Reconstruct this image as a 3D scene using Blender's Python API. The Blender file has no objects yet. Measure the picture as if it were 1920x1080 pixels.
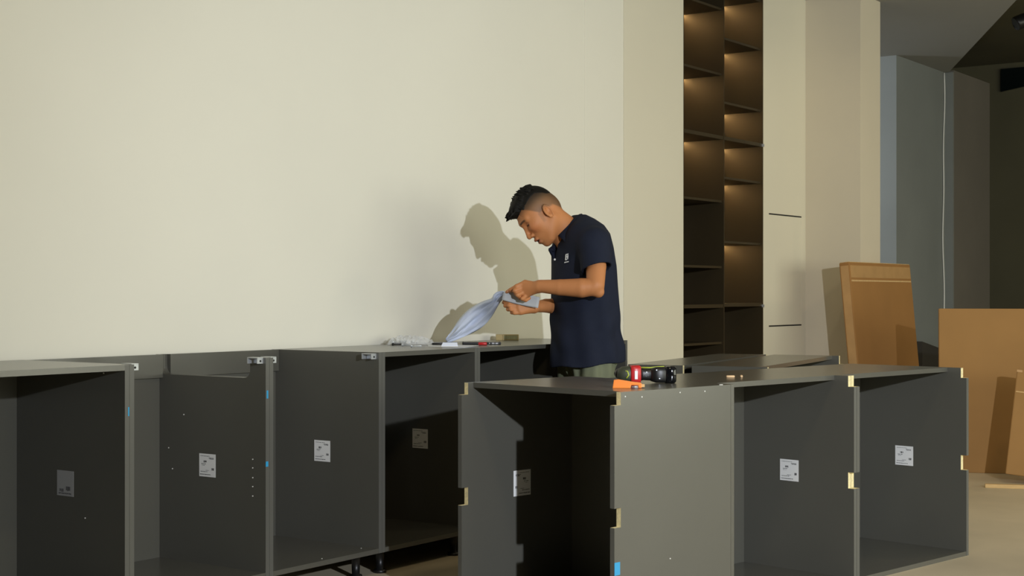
import bpy, bmesh, math, random
import numpy as np
from mathutils import Vector, Matrix
random.seed(7)
R = math.radians
SC = bpy.context.scene
COL = SC.collection

# ------------------------------------------------------------------ camera
HC = 1.075                       # eye height
cam_d = bpy.data.cameras.new('camera')
cam = bpy.data.objects.new('camera', cam_d)
COL.objects.link(cam)
cam.location = (0, 0, HC)
cam.rotation_euler = (R(90), 0, 0)
cam_d.sensor_width = 36
cam_d.lens = 36 * 2793 / 1920
cam_d.shift_y = 12 / 1920
cam_d.clip_end = 100
SC.camera = cam

# ------------------------------------------------------------------ exposure / world
SC.view_settings.view_transform = 'Standard'
SC.view_settings.look = 'None'
SC.view_settings.gamma = 1
SC.view_settings.exposure = 0.0
world = bpy.data.worlds.new('world'); SC.world = world
world.use_nodes = True
world.node_tree.nodes['Background'].inputs[0].default_value = (0.9, 0.85, 0.75, 1)
world.node_tree.nodes['Background'].inputs[1].default_value = 0.05

# kitchen wall frame: x' = along the wall (to the far right), y' = into the wall
ROW = R(54.8)
U = Vector((math.cos(ROW), math.sin(ROW), 0)); V = Vector((-U.y, U.x, 0))
def rowp(s, v, z=0.0):
    return U * s + V * v + Vector((0, 0, z))
ISL = R(44.7)
E1 = Vector((math.cos(ISL), math.sin(ISL), 0)); W1 = Vector((-E1.y, E1.x, 0))
NC = Vector((0.345, 4.632, 0))
def islp(s, q, z=0.0):
    return NC + E1 * s + W1 * q + Vector((0, 0, z))

def light(kind, name, loc, energy, color, target=None, **kw):
    d = bpy.data.lights.new(name, kind); d.energy = energy; d.color = color
    for k, a in kw.items(): setattr(d, k, a)
    o = bpy.data.objects.new(name, d); COL.objects.link(o); o.location = loc
    if target is not None:
        o.rotation_euler = (Vector(target) - Vector(loc)).to_track_quat('-Z', 'Y').to_euler()
    return o
# cool work lamp standing right of the camera: throws the man's shadow
KEY = Vector((2.32, -0.03, 1.95))
light('SPOT', 'work_lamp_light', KEY, 1050, (0.86, 0.91, 1.0), (1.2, 6, 0.85), spot_size=R(82), spot_blend=1.0, shadow_soft_size=0.04)
# broad warm fill from the unseen side; the three windows are added for it
for i in range(3):
    c = rowp(3.3 + 3.1 * i, -4.9, 1.5)
    light('AREA', 'window_light', c, 89, (0.98, 1.0, 0.83), c + V * 3, shape='RECTANGLE', size=2.6, size_y=2.2)
# weak warm ceiling downlights
for s, v in ((3, 1.5), (7.2, 1.5), (11.0, 1.0)):
    c = rowp(s, v, 3.05)
    light('AREA', 'downlight', c, 14, (1.0, 0.80, 0.52), c - Vector((0, 0, 1)), shape='DISK', size=0.35)
light('SPOT', 'column_fill_light', rowp(8.0, 3.0, 3.04), 13, (1.0, 0.86, 0.58), rowp(9.4, 4.1, 1.4), spot_size=R(80), spot_blend=0.8, shadow_soft_size=0.05)  # added spot that brightens the column and the wall strip beside it
# cool light of the passage behind the column
light('AREA', 'passage_light', rowp(10.3, 6.6, 2.6), 40, (0.86, 0.92, 1.0), rowp(12.2, 5.2, 1.2), shape='DISK', size=0.5)

# ------------------------------------------------------------------ materials
def srgb(r, g, b):
    f = lambda c: (c / 255 / 12.92) if c / 255 <= 0.04045 else ((c / 255 + 0.055) / 1.055) ** 2.4
    return (f(r), f(g), f(b), 1)
def mat(name, rgb, rough=0.5, metal=0.0, var=0.06, scale=6.0, bump=0.0, bscale=80.0, spec=0.5, alpha=1.0, trans=0.0, emit=None, stretch=None):
    m = bpy.data.materials.new(name); m.use_nodes = True
    nt = m.node_tree; b = nt.nodes['Principled BSDF']
    col = srgb(*rgb)
    tc = nt.nodes.new('ShaderNodeTexCoord')
    mp = nt.nodes.new('ShaderNodeMapping'); nt.links.new(tc.outputs['Object'], mp.inputs['Vector'])
    if stretch: mp.inputs['Scale'].default_value = stretch
    n = nt.nodes.new('ShaderNodeTexNoise'); n.inputs['Scale'].default_value = scale; n.inputs['Detail'].default_value = 5
    nt.links.new(mp.outputs[0], n.inputs['Vector'])
    r = nt.nodes.new('ShaderNodeValToRGB')
    r.color_ramp.elements[0].position = 0.3; r.color_ramp.elements[1].position = 0.7
    r.color_ramp.elements[0].color = tuple(c * (1 - var) for c in col[:3]) + (1,)
    r.color_ramp.elements[1].color = tuple(min(1, c * (1 + var)) for c in col[:3]) + (1,)
    nt.links.new(n.outputs['Fac'], r.inputs['Fac']); nt.links.new(r.outputs['Color'], b.inputs['Base Color'])
    b.inputs['Roughness'].default_value = rough; b.inputs['Metallic'].default_value = metal
    b.inputs['Specular IOR Level'].default_value = spec
    b.inputs['Alpha'].default_value = alpha
    if trans: b.inputs['Transmission Weight'].default_value = trans
    if emit:
        b.inputs['Emission Color'].default_value = srgb(*emit[0]); b.inputs['Emission Strength'].default_value = emit[1]
    if bump:
        n2 = nt.nodes.new('ShaderNodeTexNoise'); n2.inputs['Scale'].default_value = bscale; n2.inputs['Detail'].default_value = 3
        nt.links.new(mp.outputs[0], n2.inputs['Vector'])
        bp = nt.nodes.new('ShaderNodeBump'); bp.inputs['Strength'].default_value = bump; bp.inputs['Distance'].default_value = 0.004
        nt.links.new(n2.outputs['Fac'], bp.inputs['Height']); nt.links.new(bp.outputs['Normal'], b.inputs['Normal'])
    return m
M = {}
M['wall'] = mat('cream_wall_paint', (226, 223, 209), 0.75, var=0.02, scale=1.2, bump=0.05, bscale=60)
M['wall_b'] = mat('cream_panel_paint', (218, 212, 192), 0.6, var=0.02, scale=1.0)
M['column'] = mat('beige_column_paint', (210, 200, 178), 0.8, var=0.03, scale=1.5)
M['back_wall'] = mat('dimmed_grey_plaster', (136, 140, 137), 0.85, var=0.06, scale=1.5)  # dimness of the far passage partly put into the grey
M['brown_wall'] = mat('taupe_plaster', (120, 114, 104), 0.85, var=0.06, scale=1.5)
M['olive_wall'] = mat('dark_olive_wall', (98, 94, 72), 0.85, var=0.08, scale=1.5)
M['ceiling'] = mat('grey_ceiling', (150, 150, 145), 0.9, var=0.03, scale=1.0)
M['floor'] = mat('beige_screed', (196, 184, 158), 0.55, var=0.12, scale=1.6, bump=0.08, bscale=25)
M['lam'] = mat('grey_laminate', (87, 86, 79), 0.24, var=0.03, scale=3, spec=0.85, bump=0.02, bscale=300)
M['lam_edge'] = mat('grey_edge_band', (92, 92, 87), 0.34, var=0.03, scale=8)
M['chip'] = mat('raw_chipboard', (226, 212, 164), 0.9, var=0.15, scale=120)
M['plastic_black'] = mat('black_plastic', (22, 22, 22), 0.4, var=0.1)
M['rubber'] = mat('black_rubber', (14, 14, 15), 0.7, var=0.1)
M['steel'] = mat('zinc_steel', (196, 200, 204), 0.35, metal=0.6, var=0.04)
M['label'] = mat('label_paper', (240, 240, 238), 0.7, var=0.02)
M['label_shaded'] = mat('label_paper_shaded', (168, 168, 166), 0.6, var=0.02)  # label paper with the weaker light on the first cabinet put into its colour
M['ink'] = mat('label_ink', (84, 84, 86), 0.7, var=0.1)
M['tape'] = mat('blue_tape', (48, 150, 200), 0.5, var=0.05)
M['white_plastic'] = mat('white_plastic', (226, 226, 220), 0.4, var=0.03)
M['bronze'] = mat('bronze_metal', (66, 56, 38), 0.45, metal=0.4, var=0.10, scale=3, stretch=(1, 1, 0.2))
M['led'] = mat('warm_led', (255, 214, 150), 0.5, emit=((255, 212, 146), 56.0))
M['dark_wall'] = mat('dark_brown_wall', (60, 56, 50), 0.9)
M['card'] = mat('brown_cardboard', (156, 112, 60), 0.8, var=0.06, scale=3, bump=0.05, bscale=60)
M['card_b'] = mat('tan_cardboard', (158, 118, 66), 0.8, var=0.06, scale=3, bump=0.05, bscale=60)
M['card_edge'] = mat('cardboard_edge', (205, 170, 118), 0.85, var=0.12, scale=60)
M['packtape'] = mat('packing_tape', (190, 150, 100), 0.25, var=0.08, scale=8)
M['wood'] = mat('pine_strip', (206, 172, 116), 0.6, var=0.12, scale=12, stretch=(1, 12, 12))
M['dowel'] = mat('beech_dowel', (226, 190, 146), 0.6, var=0.08, scale=40)
M['dark'] = mat('dark_gap', (24, 23, 20), 0.8, var=0.1)
M['glass_dark'] = mat('dark_glass', (16, 24, 24), 0.15, var=0.1)
M['glass'] = mat('window_pane', (240, 240, 235), 0.3, var=0.02)
M['alu'] = mat('aluminium', (150, 150, 150), 0.4, metal=0.8)

# ------------------------------------------------------------------ mesh helpers
class MB:
    """collects shapes that become ONE mesh"""
    def __init__(self): self.v = []; self.f = []; self.m = []; self.s = []
    def add(self, verts, faces, mi=0, smooth=False):
        o = len(self.v); self.v += [tuple(p) for p in verts]
        for k, f in enumerate(faces):
            self.f.append(tuple(i + o for i in f)); self.m.append(mi[k] if isinstance(mi, (list, tuple)) else mi); self.s.append(smooth)
        return self
    def box(self, x0, x1, y0, y1, z0, z1, mi=0, mx=None):
        p = [(x0,y0,z0),(x1,y0,z0),(x1,y1,z0),(x0,y1,z0),(x0,y0,z1),(x1,y0,z1),(x1,y1,z1),(x0,y1,z1)]
        if mx is not None: p = [mx @ Vector(q) for q in p]
        return self.add(p, [(0,3,2,1),(4,5,6,7),(0,1,5,4),(1,2,6,5),(2,3,7,6),(3,0,4,7)], mi)
    def prism(self, pts, a, b, plane='yz', mi=0, edge_mi=None, mx=None):
        """outline pts in a plane, pulled from a to b along the third axis; edge_mi = material of each outline edge"""
        n = len(pts)
        def P(p, h):
            q = {'yz': (h, p[0], p[1]), 'xz': (p[0], h, p[1]), 'xy': (p[0], p[1], h)}[plane]
            return mx @ Vector(q) if mx is not None else q
        vs = [P(p, a) for p in pts] + [P(p, b) for p in pts]
        fs = [tuple(reversed(range(n))), tuple(range(n, 2 * n))] + [(i, (i + 1) % n, n + (i + 1) % n, n + i) for i in range(n)]
        mis = [mi, mi] + [(edge_mi[i] if edge_mi else mi) for i in range(n)]
        return self.add(vs, fs, mis)
    def tube(self, pts, r, n=10, mi=0, cap=True, smooth=True):
        pts = [Vector(p) for p in pts]; rr = r if isinstance(r, (list, tuple)) else [r] * len(pts)
        vs = []; fs = []
        ref = None
        for i, p in enumerate(pts):
            t = (pts[min(i + 1, len(pts) - 1)] - pts[max(i - 1, 0)]).normalized()
            if ref is None: ref = t.orthogonal().normalized()
            a = (ref - t * ref.dot(t)).normalized(); ref = a; b = t.cross(a)
            for k in range(n):
                an = 2 * math.pi * k / n
                vs.append(p + (a * math.cos(an) + b * math.sin(an)) * rr[i])
        for i in range(len(pts) - 1):
            for k in range(n):
                k2 = (k + 1) % n
                fs.append((i*n+k, i*n+k2, (i+1)*n+k2, (i+1)*n+k))
        self.add(vs, fs, mi, smooth)
        if cap:
            o = len(self.v) - len(vs)
            self.f.append(tuple(o + k for k in reversed(range(n)))); self.m.append(mi); self.s.append(False)
            q = o + (len(pts) - 1) * n
            self.f.append(tuple(q + k for k in range(n))); self.m.append(mi); self.s.append(False)
        return self
    def build(self, name, mats, parent=None, bevel=0.0, fix=True):
        me = bpy.data.meshes.new(name); me.from_pydata(self.v, [], self.f)
        for m in (mats if isinstance(mats, (list, tuple)) else [mats]): me.materials.append(m)
        for p, mi, s in zip(me.polygons, self.m, self.s): p.material_index = mi; p.use_smooth = s
        me.update()
        if fix or bevel:
            bm = bmesh.new(); bm.from_mesh(me)
            if fix: bmesh.ops.recalc_face_normals(bm, faces=bm.faces)
            if bevel:
                ed = [e for e in bm.edges if len(e.link_faces) == 2 and e.calc_face_angle(0) > 0.6]
                bmesh.ops.bevel(bm, geom=ed, offset=bevel, segments=2, affect='EDGES', profile=0.6, clamp_overlap=True)
            bm.to_mesh(me); bm.free()
        o = bpy.data.objects.new(name, me); COL.objects.link(o)
        if parent is not None: o.parent = parent
        return o
def tag(o, label=None, cat=None, group=None, kind=None):
    if label: o['label'] = label
    if cat: o['category'] = cat
    if group: o['group'] = group
    if kind: o['kind'] = kind
    return o
def thing(name, label, cat, loc=(0, 0, 0), rotz=0.0, group=None):
    o = bpy.data.objects.new(name, None); COL.objects.link(o); o.empty_display_size = 0.1
    o.location = loc; o.rotation_euler = (0, 0, rotz)
    return tag(o, label, cat, group)
def placed(o, loc, rotz=0.0, rx=0.0, ry=0.0):
    o.location = loc; o.rotation_euler = (rx, ry, rotz); return o
def struct(name, mb, m, rot=0.0, label=None):
    o = mb.build(name, m); o.rotation_euler = (0, 0, rot); o['kind'] = 'structure'
    if label: o['label'] = label
    return o

# ------------------------------------------------------------------ room shell (in the kitchen-wall frame)
CZ = 3.1
WV = 4.26
fl = struct('floor', MB().box(-4.2, 17.5, -5.2, 9, -0.1, 0), M['floor'], ROW, 'beige screed floor')
tow = lambda p: (Vector((p[0], p[1], 0)).dot(U), Vector((p[0], p[1], 0)).dot(V))
c1, c2, c3 = tow((3.98, 13.57)), tow((3.47, 10.25)), tow((9.6, 5.9))
struct('ceiling', MB().prism([(-4.2, -5.2), (c3[0], -5.2), c3, c2, c1, (c1[0], 9), (-4.2, 9)], CZ, CZ + 0.15, 'xy'), M['ceiling'], ROW, 'grey ceiling over the room and the passage')
struct('trim_1', MB().prism([(c3[0], -5.2), (17.5, -5.2), (17.5, 9), (c1[0], 9), c1, c2, c3], 3.52, 3.62, 'xy').
       prism([c3, c2, c1, (c1[0], 9), (c1[0] + .02, 9), (c1[0] + .02, c1[1]), (c2[0] + .02, c2[1] - .02), (c3[0] + .02, c3[1] - .02)], CZ + 0.15, 3.55, 'xy'),
       M['olive_wall'], ROW, 'dark raised soffit over the stairwell')
# back wall: left of the bronze niche
wl = struct('wall_back', MB().box(-4.2, 7.793, WV, WV + 0.4, 0, CZ), M['wall'], ROW, 'cream kitchen wall behind the cabinet row')
MB().box(6.704, 7.106, WV - 0.002, WV, 0, CZ).build('wall_panel', M['wall'], wl)
MB().box(7.106, 7.790, WV - 0.006, WV, 0, CZ).build('wall_panel', M['wall_b'], wl)
wr = struct('wall_right', MB().box(8.872, 9.545, WV, WV + 0.4, 0, CZ), M['wall_b'], ROW, 'cream wall strip with flush access doors')
for z in (1.60, 0.862):
    MB().box(8.965, 9.475, WV - 0.001, WV, z, z + 0.009).build('shadow_gap', M['dark'], wr)
MB().box(9.472, 9.475, WV - 0.0008, WV, 0.87, 1.6).build('shadow_gap', M['wall_b'], wr)
struct('trim_2', MB().box(7.793, 8.872, WV + 0.335, WV + 0.4, 0, CZ), M['wall_b'], ROW, 'wall behind the bronze shelf niche')
struct('trim_3', MB().box(9.545, 9.90, 3.863, WV + 0.4, 0, CZ), M['column'], ROW, 'beige square column beside the passage')
# far passage piers
struct('wall_far', MB().box(12.18, 13.40, 4.61, 7.5, 0, CZ), M['back_wall'], ROW, 'grey plastered wall of the far passage')
struct('trim_5', MB().box(13.40, 13.43, 4.54, 4.70, 0, CZ), M['back_wall'], ROW, 'narrow grey return beside the taupe pier')
struct('trim_4', MB().box(13.43, 14.47, 4.54, 7.5, 0, CZ + 0.02), M['brown_wall'], ROW, 'taupe pier under the stairwell')
struct('wall_end', MB().box(15.9, 16.1, -5.2, 9, 0, 3.55), M['olive_wall'], ROW, 'dark olive end wall behind the stairs')
struct('wall_passage', MB().box(9.9, 12.18, 7.5, 7.7, 0, CZ), M['back_wall'], ROW, 'rear wall of the passage')
# wall opposite (behind the camera), windows added to carry the fill light
wf = MB()
for a, b in ((-4.2, 1.95), (4.65, 5.05), (7.75, 8.15), (10.85, 16.1)): wf.box(a, b, -5.2, -5.0, 0, CZ)
for i in range(3):
    a = 1.95 + 3.1 * i
    wf.box(a, a + 2.7, -5.2, -5.0, 0, 0.35); wf.box(a, a + 2.7, -5.2, -5.0, 2.65, CZ)
struct('wall_front', wf, M['wall_b'], ROW, 'cream unseen wall facing the kitchen, with added windows')
for i in range(3):
    a = 1.95 + 3.1 * i
    fr = MB()
    for x0, x1, z0, z1 in ((a, a + .06, .35, 2.65), (a + 2.64, a + 2.7, .35, 2.65), (a + .06, a + 2.64, .35, .41), (a + .06, a + 2.64, 2.59, 2.65)):
        fr.box(x0, x1, -5.15, -5.05, z0, z1)
    w = struct('window_%d' % (i + 1), fr, M['alu'], ROW, 'added unseen window with aluminium frame')  # unseen window, added around the fill light
    MB().box(a + .06, a + 2.64, -5.11, -5.10, .41, 2.59).build('pane', M['glass'], w)
struct('wall_left', MB().box(-4.4, -4.2, -5.2, 4.7, 0, CZ), M['dark_wall'], ROW, 'dark end wall behind the camera')  # unseen wall, coloured dark to cut light bounced into the cabinets

# ------------------------------------------------------------------ bronze shelf niche
bk = thing('display_bookcase', 'tall dark bronze built-in bookcase with warm lit shelves in the cream wall', 'bookcase', rowp(7.793, WV), ROW)
BW = 1.079; BD = 0.325; bay = 0.522
MB().box(0, BW, BD, BD + .008, 0, CZ).build('back_panel', M['bronze'], bk)
for x in (0, bay, BW - .008): MB().box(x, x + .008, -.004, BD, 0, CZ - .001).build('side_panel', M['bronze'], bk)
bays = ((0.008, bay, (2.84, 2.434, 2.036, 1.645, 1.237, 0.992, 0.767), (1, 1, .45, 0, .0, 0, 0)),
        (bay + .008, BW - .008, (2.98, 2.664, 2.264, 2.036, 1.795, 1.395, 0.998), (1, 1, 1, 1, 1, 1, 0)))
for x0, x1, zs, on in bays:
    for z, l in zip(zs, on):
        th = 0.022 if z in (2.036, 0.992, 0.998) else 0.014
        sh = MB().box(x0, x1, 0.0 if th > .02 else .012, BD, z, z + th).build('shelf', M['bronze'], bk)
        if l:
            MB().box(x0 + .01, x1 - .01, BD - .040, BD - .030, z - .004, z).build('light_strip', M['led'], sh)
for z in (2.04, 0.995):
    MB().box(BW - .012, BW + .002, -.012, 0, z - .004, z + .014).build('corner_clip', M['steel'], bk)
MB().box(.008, BW - .008, .012, .03, 0, .1).build('plinth', M['bronze'], bk)

# ------------------------------------------------------------------ cabinets
T = 0.018
def side_outline(D, z0, z1, notches, inset, cut=None):
    """y,z outline; notches listed from the top down; returns points and per-edge material (1 = raw chipboard)"""
    pts = [(D, z0), (D, z1)] if not cut else [(D, z0), (D, z1 - .0)]
    em = [0]
    if cut:
        b, a, zc, r = cut                  # cut-out from y=b (rear) to y=a (front) down to zc
        em.append(0); pts.append((b, z1)); em.append(0)
        for k in range(6):
            an = math.pi / 2 * k / 5; pts.append((b - r + r * math.cos(an), zc + r - r * math.sin(an))); em.append(0)
        for k in range(6):
            an = math.pi / 2 * k / 5; pts.append((a + r - r * math.sin(an), zc + r - r * math.cos(an))); em.append(0)
        pts.append((a, z1))
    top_n = notches and abs(notches[0][1] - z1) < 1e-6
    em.append(0)
    if not top_n: pts.append((0, z1)); em.append(2)
    for a, b in notches:
        if abs(b - z1) < 1e-6:
            pts += [(inset, z1), (inset, a), (0, a)]; em += [1, 1, 2]
        else:
            pts += [(0, b), (inset, b), (inset, a), (0, a)]; em += [1, 1, 1, 2]
    pts.append((0, z0)); em.append(0)
    return pts, em
def add_label(parent, x, y0, y1, z0, z1, face, grey=False, seed=1, flat=False):
    """sticker on an inner side panel (face = +1 / -1 normal in x) or lying flat on the bottom panel"""
    rnd = random.Random(seed)
    t = 0.0006
    def bx(mb, a, b, c, d, lo, hi):
        if flat: mb.box(a, b, c, d, x + lo, x + hi)
        else: mb.box(min(x + face * lo, x + face * hi), max(x + face * lo, x + face * hi), a, b, c, d)
    mb = MB(); bx(mb, y0, y1, z0, z1, 0.0, t)
    lb = mb.build('label', M['label_shaded' if grey else 'label'], parent)
    pr = MB(); w = y1 - y0; h = z1 - z0
    rows = [(.90, .35, .92, .022), (.83, .12, .42, .03), (.79, .12, .36, .03), (.66, .55, .72, .09), (.56, .60, .86, .03), (.50, .66, .84, .02),
            (.34, .10, .24, .11), (.28, .40, .62, .02), (.22, .50, .92, .03), (.10, .30, .95, .035)]
    if grey: rows = [(.30, .2, .45, .16), (.22, .6, .85, .12), (.1, .15, .9, .05)]
    for fz, a, b, hh in rows:
        x0_ = a
        while x0_ < b:
            ln = rnd.uniform(.02, .07)
            bx(pr, y0 + w * x0_, y0 + w * min(b, x0_ + ln), z0 + h * (fz - hh * rnd.uniform(.3, .6)), z0 + h * (fz + hh * .5), t, t + 0.0003)
            x0_ += ln + rnd.uniform(.01, .03)
    pr.build('print', M['ink'], lb)
    return lb
def bracket(parent, x, y, z, d):
    """zinc corner bracket screwed to the top front of a side panel; d = side it points to"""
    mb = MB()
    a, b = sorted((x, x + d * 0.028))
    mb.box(a, b, y, y + .05, z - .004, z); mb.box(a, b, y, y + .004, z - .022, z - .004); mb.box(a, b, y + .046, y + .05, z - .022, z - .004)
    mb.box(min(x, x + d*.004), max(x, x + d*.004), y + .004, y + .046, z - .022, z - .004)
    o = mb.build('bracket', M['steel'], parent, bevel=.0006)
    q = MB(); q.tube([(x + d*.014, y - .001, z - .013), (x + d*.014, y + .003, z - .013)], .004, 10); q.build('screw', M['dark'], o)
    return o
def dots(parent, pts, axis='x'):
    for p in pts:
        r = .0022; d = {'x': Vector((.0012, 0, 0)), 'y': Vector((0, .0012, 0)), 'z': Vector((0, 0, .0012))}[axis]
        MB().tube([Vector(p) - d, Vector(p) + d], r, 8).build('screw_cap', M['white_plastic'], parent)
def cabinet(label, loc, rot, W, D, H, z0=0.0, top='full', notches=(), inset=.025, top_front=0.0, back=.02, cutL=None, cutR=None, legs=False, rail=False, lab=True, lab_left=False, grey=False, seed=1, name='base_cabinet', group=None, plain_left=None):
    c = thing(name, label, 'cabinet', loc, rot, group)
    z1 = z0 + H
    mats = [M['lam'], M['chip'], M['lam_edge']]
    nts = [(z0 + a, z0 + b) for a, b in notches]
    for x, cut in ((0, cutL), (W - T, cutR)):
        pts, em = side_outline(D, z0, z1, nts, inset, cut)
        if plain_left and x == 0: pts, em = [(D, z0), (D, z1), (plain_left, z1), (plain_left, z0)], [0] * 4
        MB().prism(pts, x, x + T, 'yz', 0, em).build('side_panel', mats, c)
    MB().prism([(T, z0), (W - T, z0), (W - T, z0 + T), (T, z0 + T)], 0.001, D, 'xz', 0).build('bottom_panel', M['lam'], c)
    MB().box(T, W - T, D - back - .008, D - back, z0 + T, z1 - (T if top == 'full' else 0.004)).build('back_panel', M['lam'], c)
    if top == 'full':
        MB().box(T, W - T, top_front, D, z1 - T, z1).build('top_panel', M['lam'], c)
    if rail:
        MB().box(T, W - T, D - back - .026, D - back - .008, z1 - .085, z1).build('back_rail', M['lam'], c)
    if lab:
        add_label(c, W - T, lab[0], lab[1], lab[2], lab[3], -1, grey, seed)
    if lab_left:
        add_label(c, T, lab_left[0], lab_left[1], lab_left[2], lab_left[3], 1, grey, seed)
    if legs:
        for lx in (.07, W - .07):
            for ly in (.07, D - .08):
                lg = MB()
                lg.tube([(lx, ly, 0), (lx, ly, .012), (lx, ly, .0121), (lx, ly, z0 - .006), (lx, ly, z0 - .0059), (lx, ly, z0)], [.026, .024, .015, .017, .032, .032], 14)
                lg.build('leg', M['plastic_black'], c)
    return c
RZ = 0.0925; RH = 0.7625; RD = 0.56; RF = 3.67
LB = (3.917 - RF, 4.0 - RF, .423, .505)
edges = [2.522, 3.124, 3.742, 4.345, 4.955, 5.560, 6.165]
names = ['grey base cabinet with worktop panel, leftmost of the row, cut off by the frame',
         'grey sink base cabinet with scooped side panel and open top, second in the wall row',
         'open-topped grey base cabinet with bottom label, third in the wall row',
         'grey base cabinet under the papers and plastic bag, fourth in the wall row',
         'dark grey base cabinet under the black phone, left of the man',
         'grey base cabinet at the right end of the wall row, behind the man']
for i in range(6):
    W = edges[i + 1] - edges[i] - .001
    op = i in (1, 2)
    cutq = (RD - .02, 3.745 - RF, RZ + RH - .072, .028)
    c = cabinet(names[i], rowp(edges[i], RF), ROW, W, RD, RH, RZ, 'none' if op else 'full', legs=True, rail=op,
                lab=LB if i < 4 else None, grey=(i == 0), seed=i + 3, cutR=cutq if i == 1 else None, cutL=cutq if i == 2 else None, back=.012,
                group='grey base cabinets along the kitchen wall')
    if i in (1, 2):
        bracket(c, T, .012, RZ + RH + .002, 1); bracket(c, W - T, .012, RZ + RH - (.004 if i == 2 else -.002), -1)
    if i == 0:
        dots(c, [(W - T - .001, .10, .826), (W - T - .001, .19, .36)])
        MB().box(W - .006, W - .001, -.0008, 0, .694, .722).build('tape_strip', M['tape'], c)
    if i == 1:
        dots(c, [(W - T - .001, .41, .64), (W - T - .001, .47, .44), (W - T - .001, .49, .515)])
        dots(c, [(W - T - .001, .062, z) for z in (.50, .47, .436, .405, .372)])
        MB().box(W - .014, W - .006, -.0008, 0, .714, .742).build('tape_strip', M['tape'], c)
        MB().box(W - .018, W - .006, -.0008, 0, .478, .496).build('tape_strip', M['tape'], c)
    if i == 2:
        lb = MB().box(.14, .22, .20, .285, RZ + T, RZ + T + .0006).build('label', M['label'], c)
        MB().box(.15, .21, .21, .225, RZ + T + .0006, RZ + T + .0008).build('print', M['ink'], lb)
        dots(c, [(.30, .03, RZ + T), (W - .05, .06, RZ + T), (.05, .50, RZ + T)], 'z')

# island cabinets
IH = 0.7715
NT = [(.731, IH), (.352, .412), (.0, .03)][:2]
LI = (.245, .33, .357, .439)
ca = cabinet('grey island cabinet with drill on top, opening turned to the left', islp(-.04, .713), ISL - math.pi / 2, .713, .591, IH, notches=NT, inset=.03, top_front=.055,
             lab=None, lab_left=(.25, .336, .359, .450), back=.03, seed=11, name='island_cabinet', group='grey island cabinets on the floor')
# third notch low on the sides is cut by the frame; blue tape at its corner
MB().box(.713 - .001, .7135, .0, .026, .205, .245).build('tape_strip', M['tape'], ca)
dots(ca, [(.7135, .05, .757), (.7135, .32, .757), (.7135, .13, .752), (.7135, .45, .755), (.7135, .27, .225)])
cb = cabinet('middle grey island cabinet with side label, opening turned to the right', islp(.553, -.01), ISL, .757, .56, IH, notches=NT, top_front=.085,
             lab=LI, back=.05, seed=12, plain_left=.0105, name='island_cabinet', group='grey island cabinets on the floor')
cc = cabinet('rightmost grey island cabinet with yellow notched edge, nearest the cardboard', islp(1.312, -.01), ISL, .84, .56, IH, notches=NT, top_front=.085,
             lab=(.245, .33, .349, .431), back=.05, seed=13, name='island_cabinet', group='grey island cabinets on the floor')
for c, W in ((cb, .757), (cc, .84)):
    lb = MB().box(.16, .25, .21, .30, T, T + .0006).build('label', M['label'], c)
    MB().box(.17, .24, .22, .235, T + .0006, T + .0008).build('print', M['ink'], lb)
# second pair behind, turned further
A2 = R(64.5); K = Vector((1.086, 6.19, 0)); e2 = Vector((math.cos(A2), math.sin(A2), 0)); w2 = Vector((-e2.y, e2.x, 0))
cabinet('grey cabinet lying behind the island, screw-dotted end towards the drill', K, A2, 1.30, .355, IH, notches=NT, top_front=.06, lab=None, back=.01, name='island_cabinet', group='grey cabinets behind the island')
ce = cabinet('grey cabinet behind the island, next to the man and the cream wall', K + w2 * .37, A2, 1.30, .275, IH, notches=NT, top_front=.03, lab=None, back=.01, name='island_cabinet', group='grey cabinets behind the island')
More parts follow.
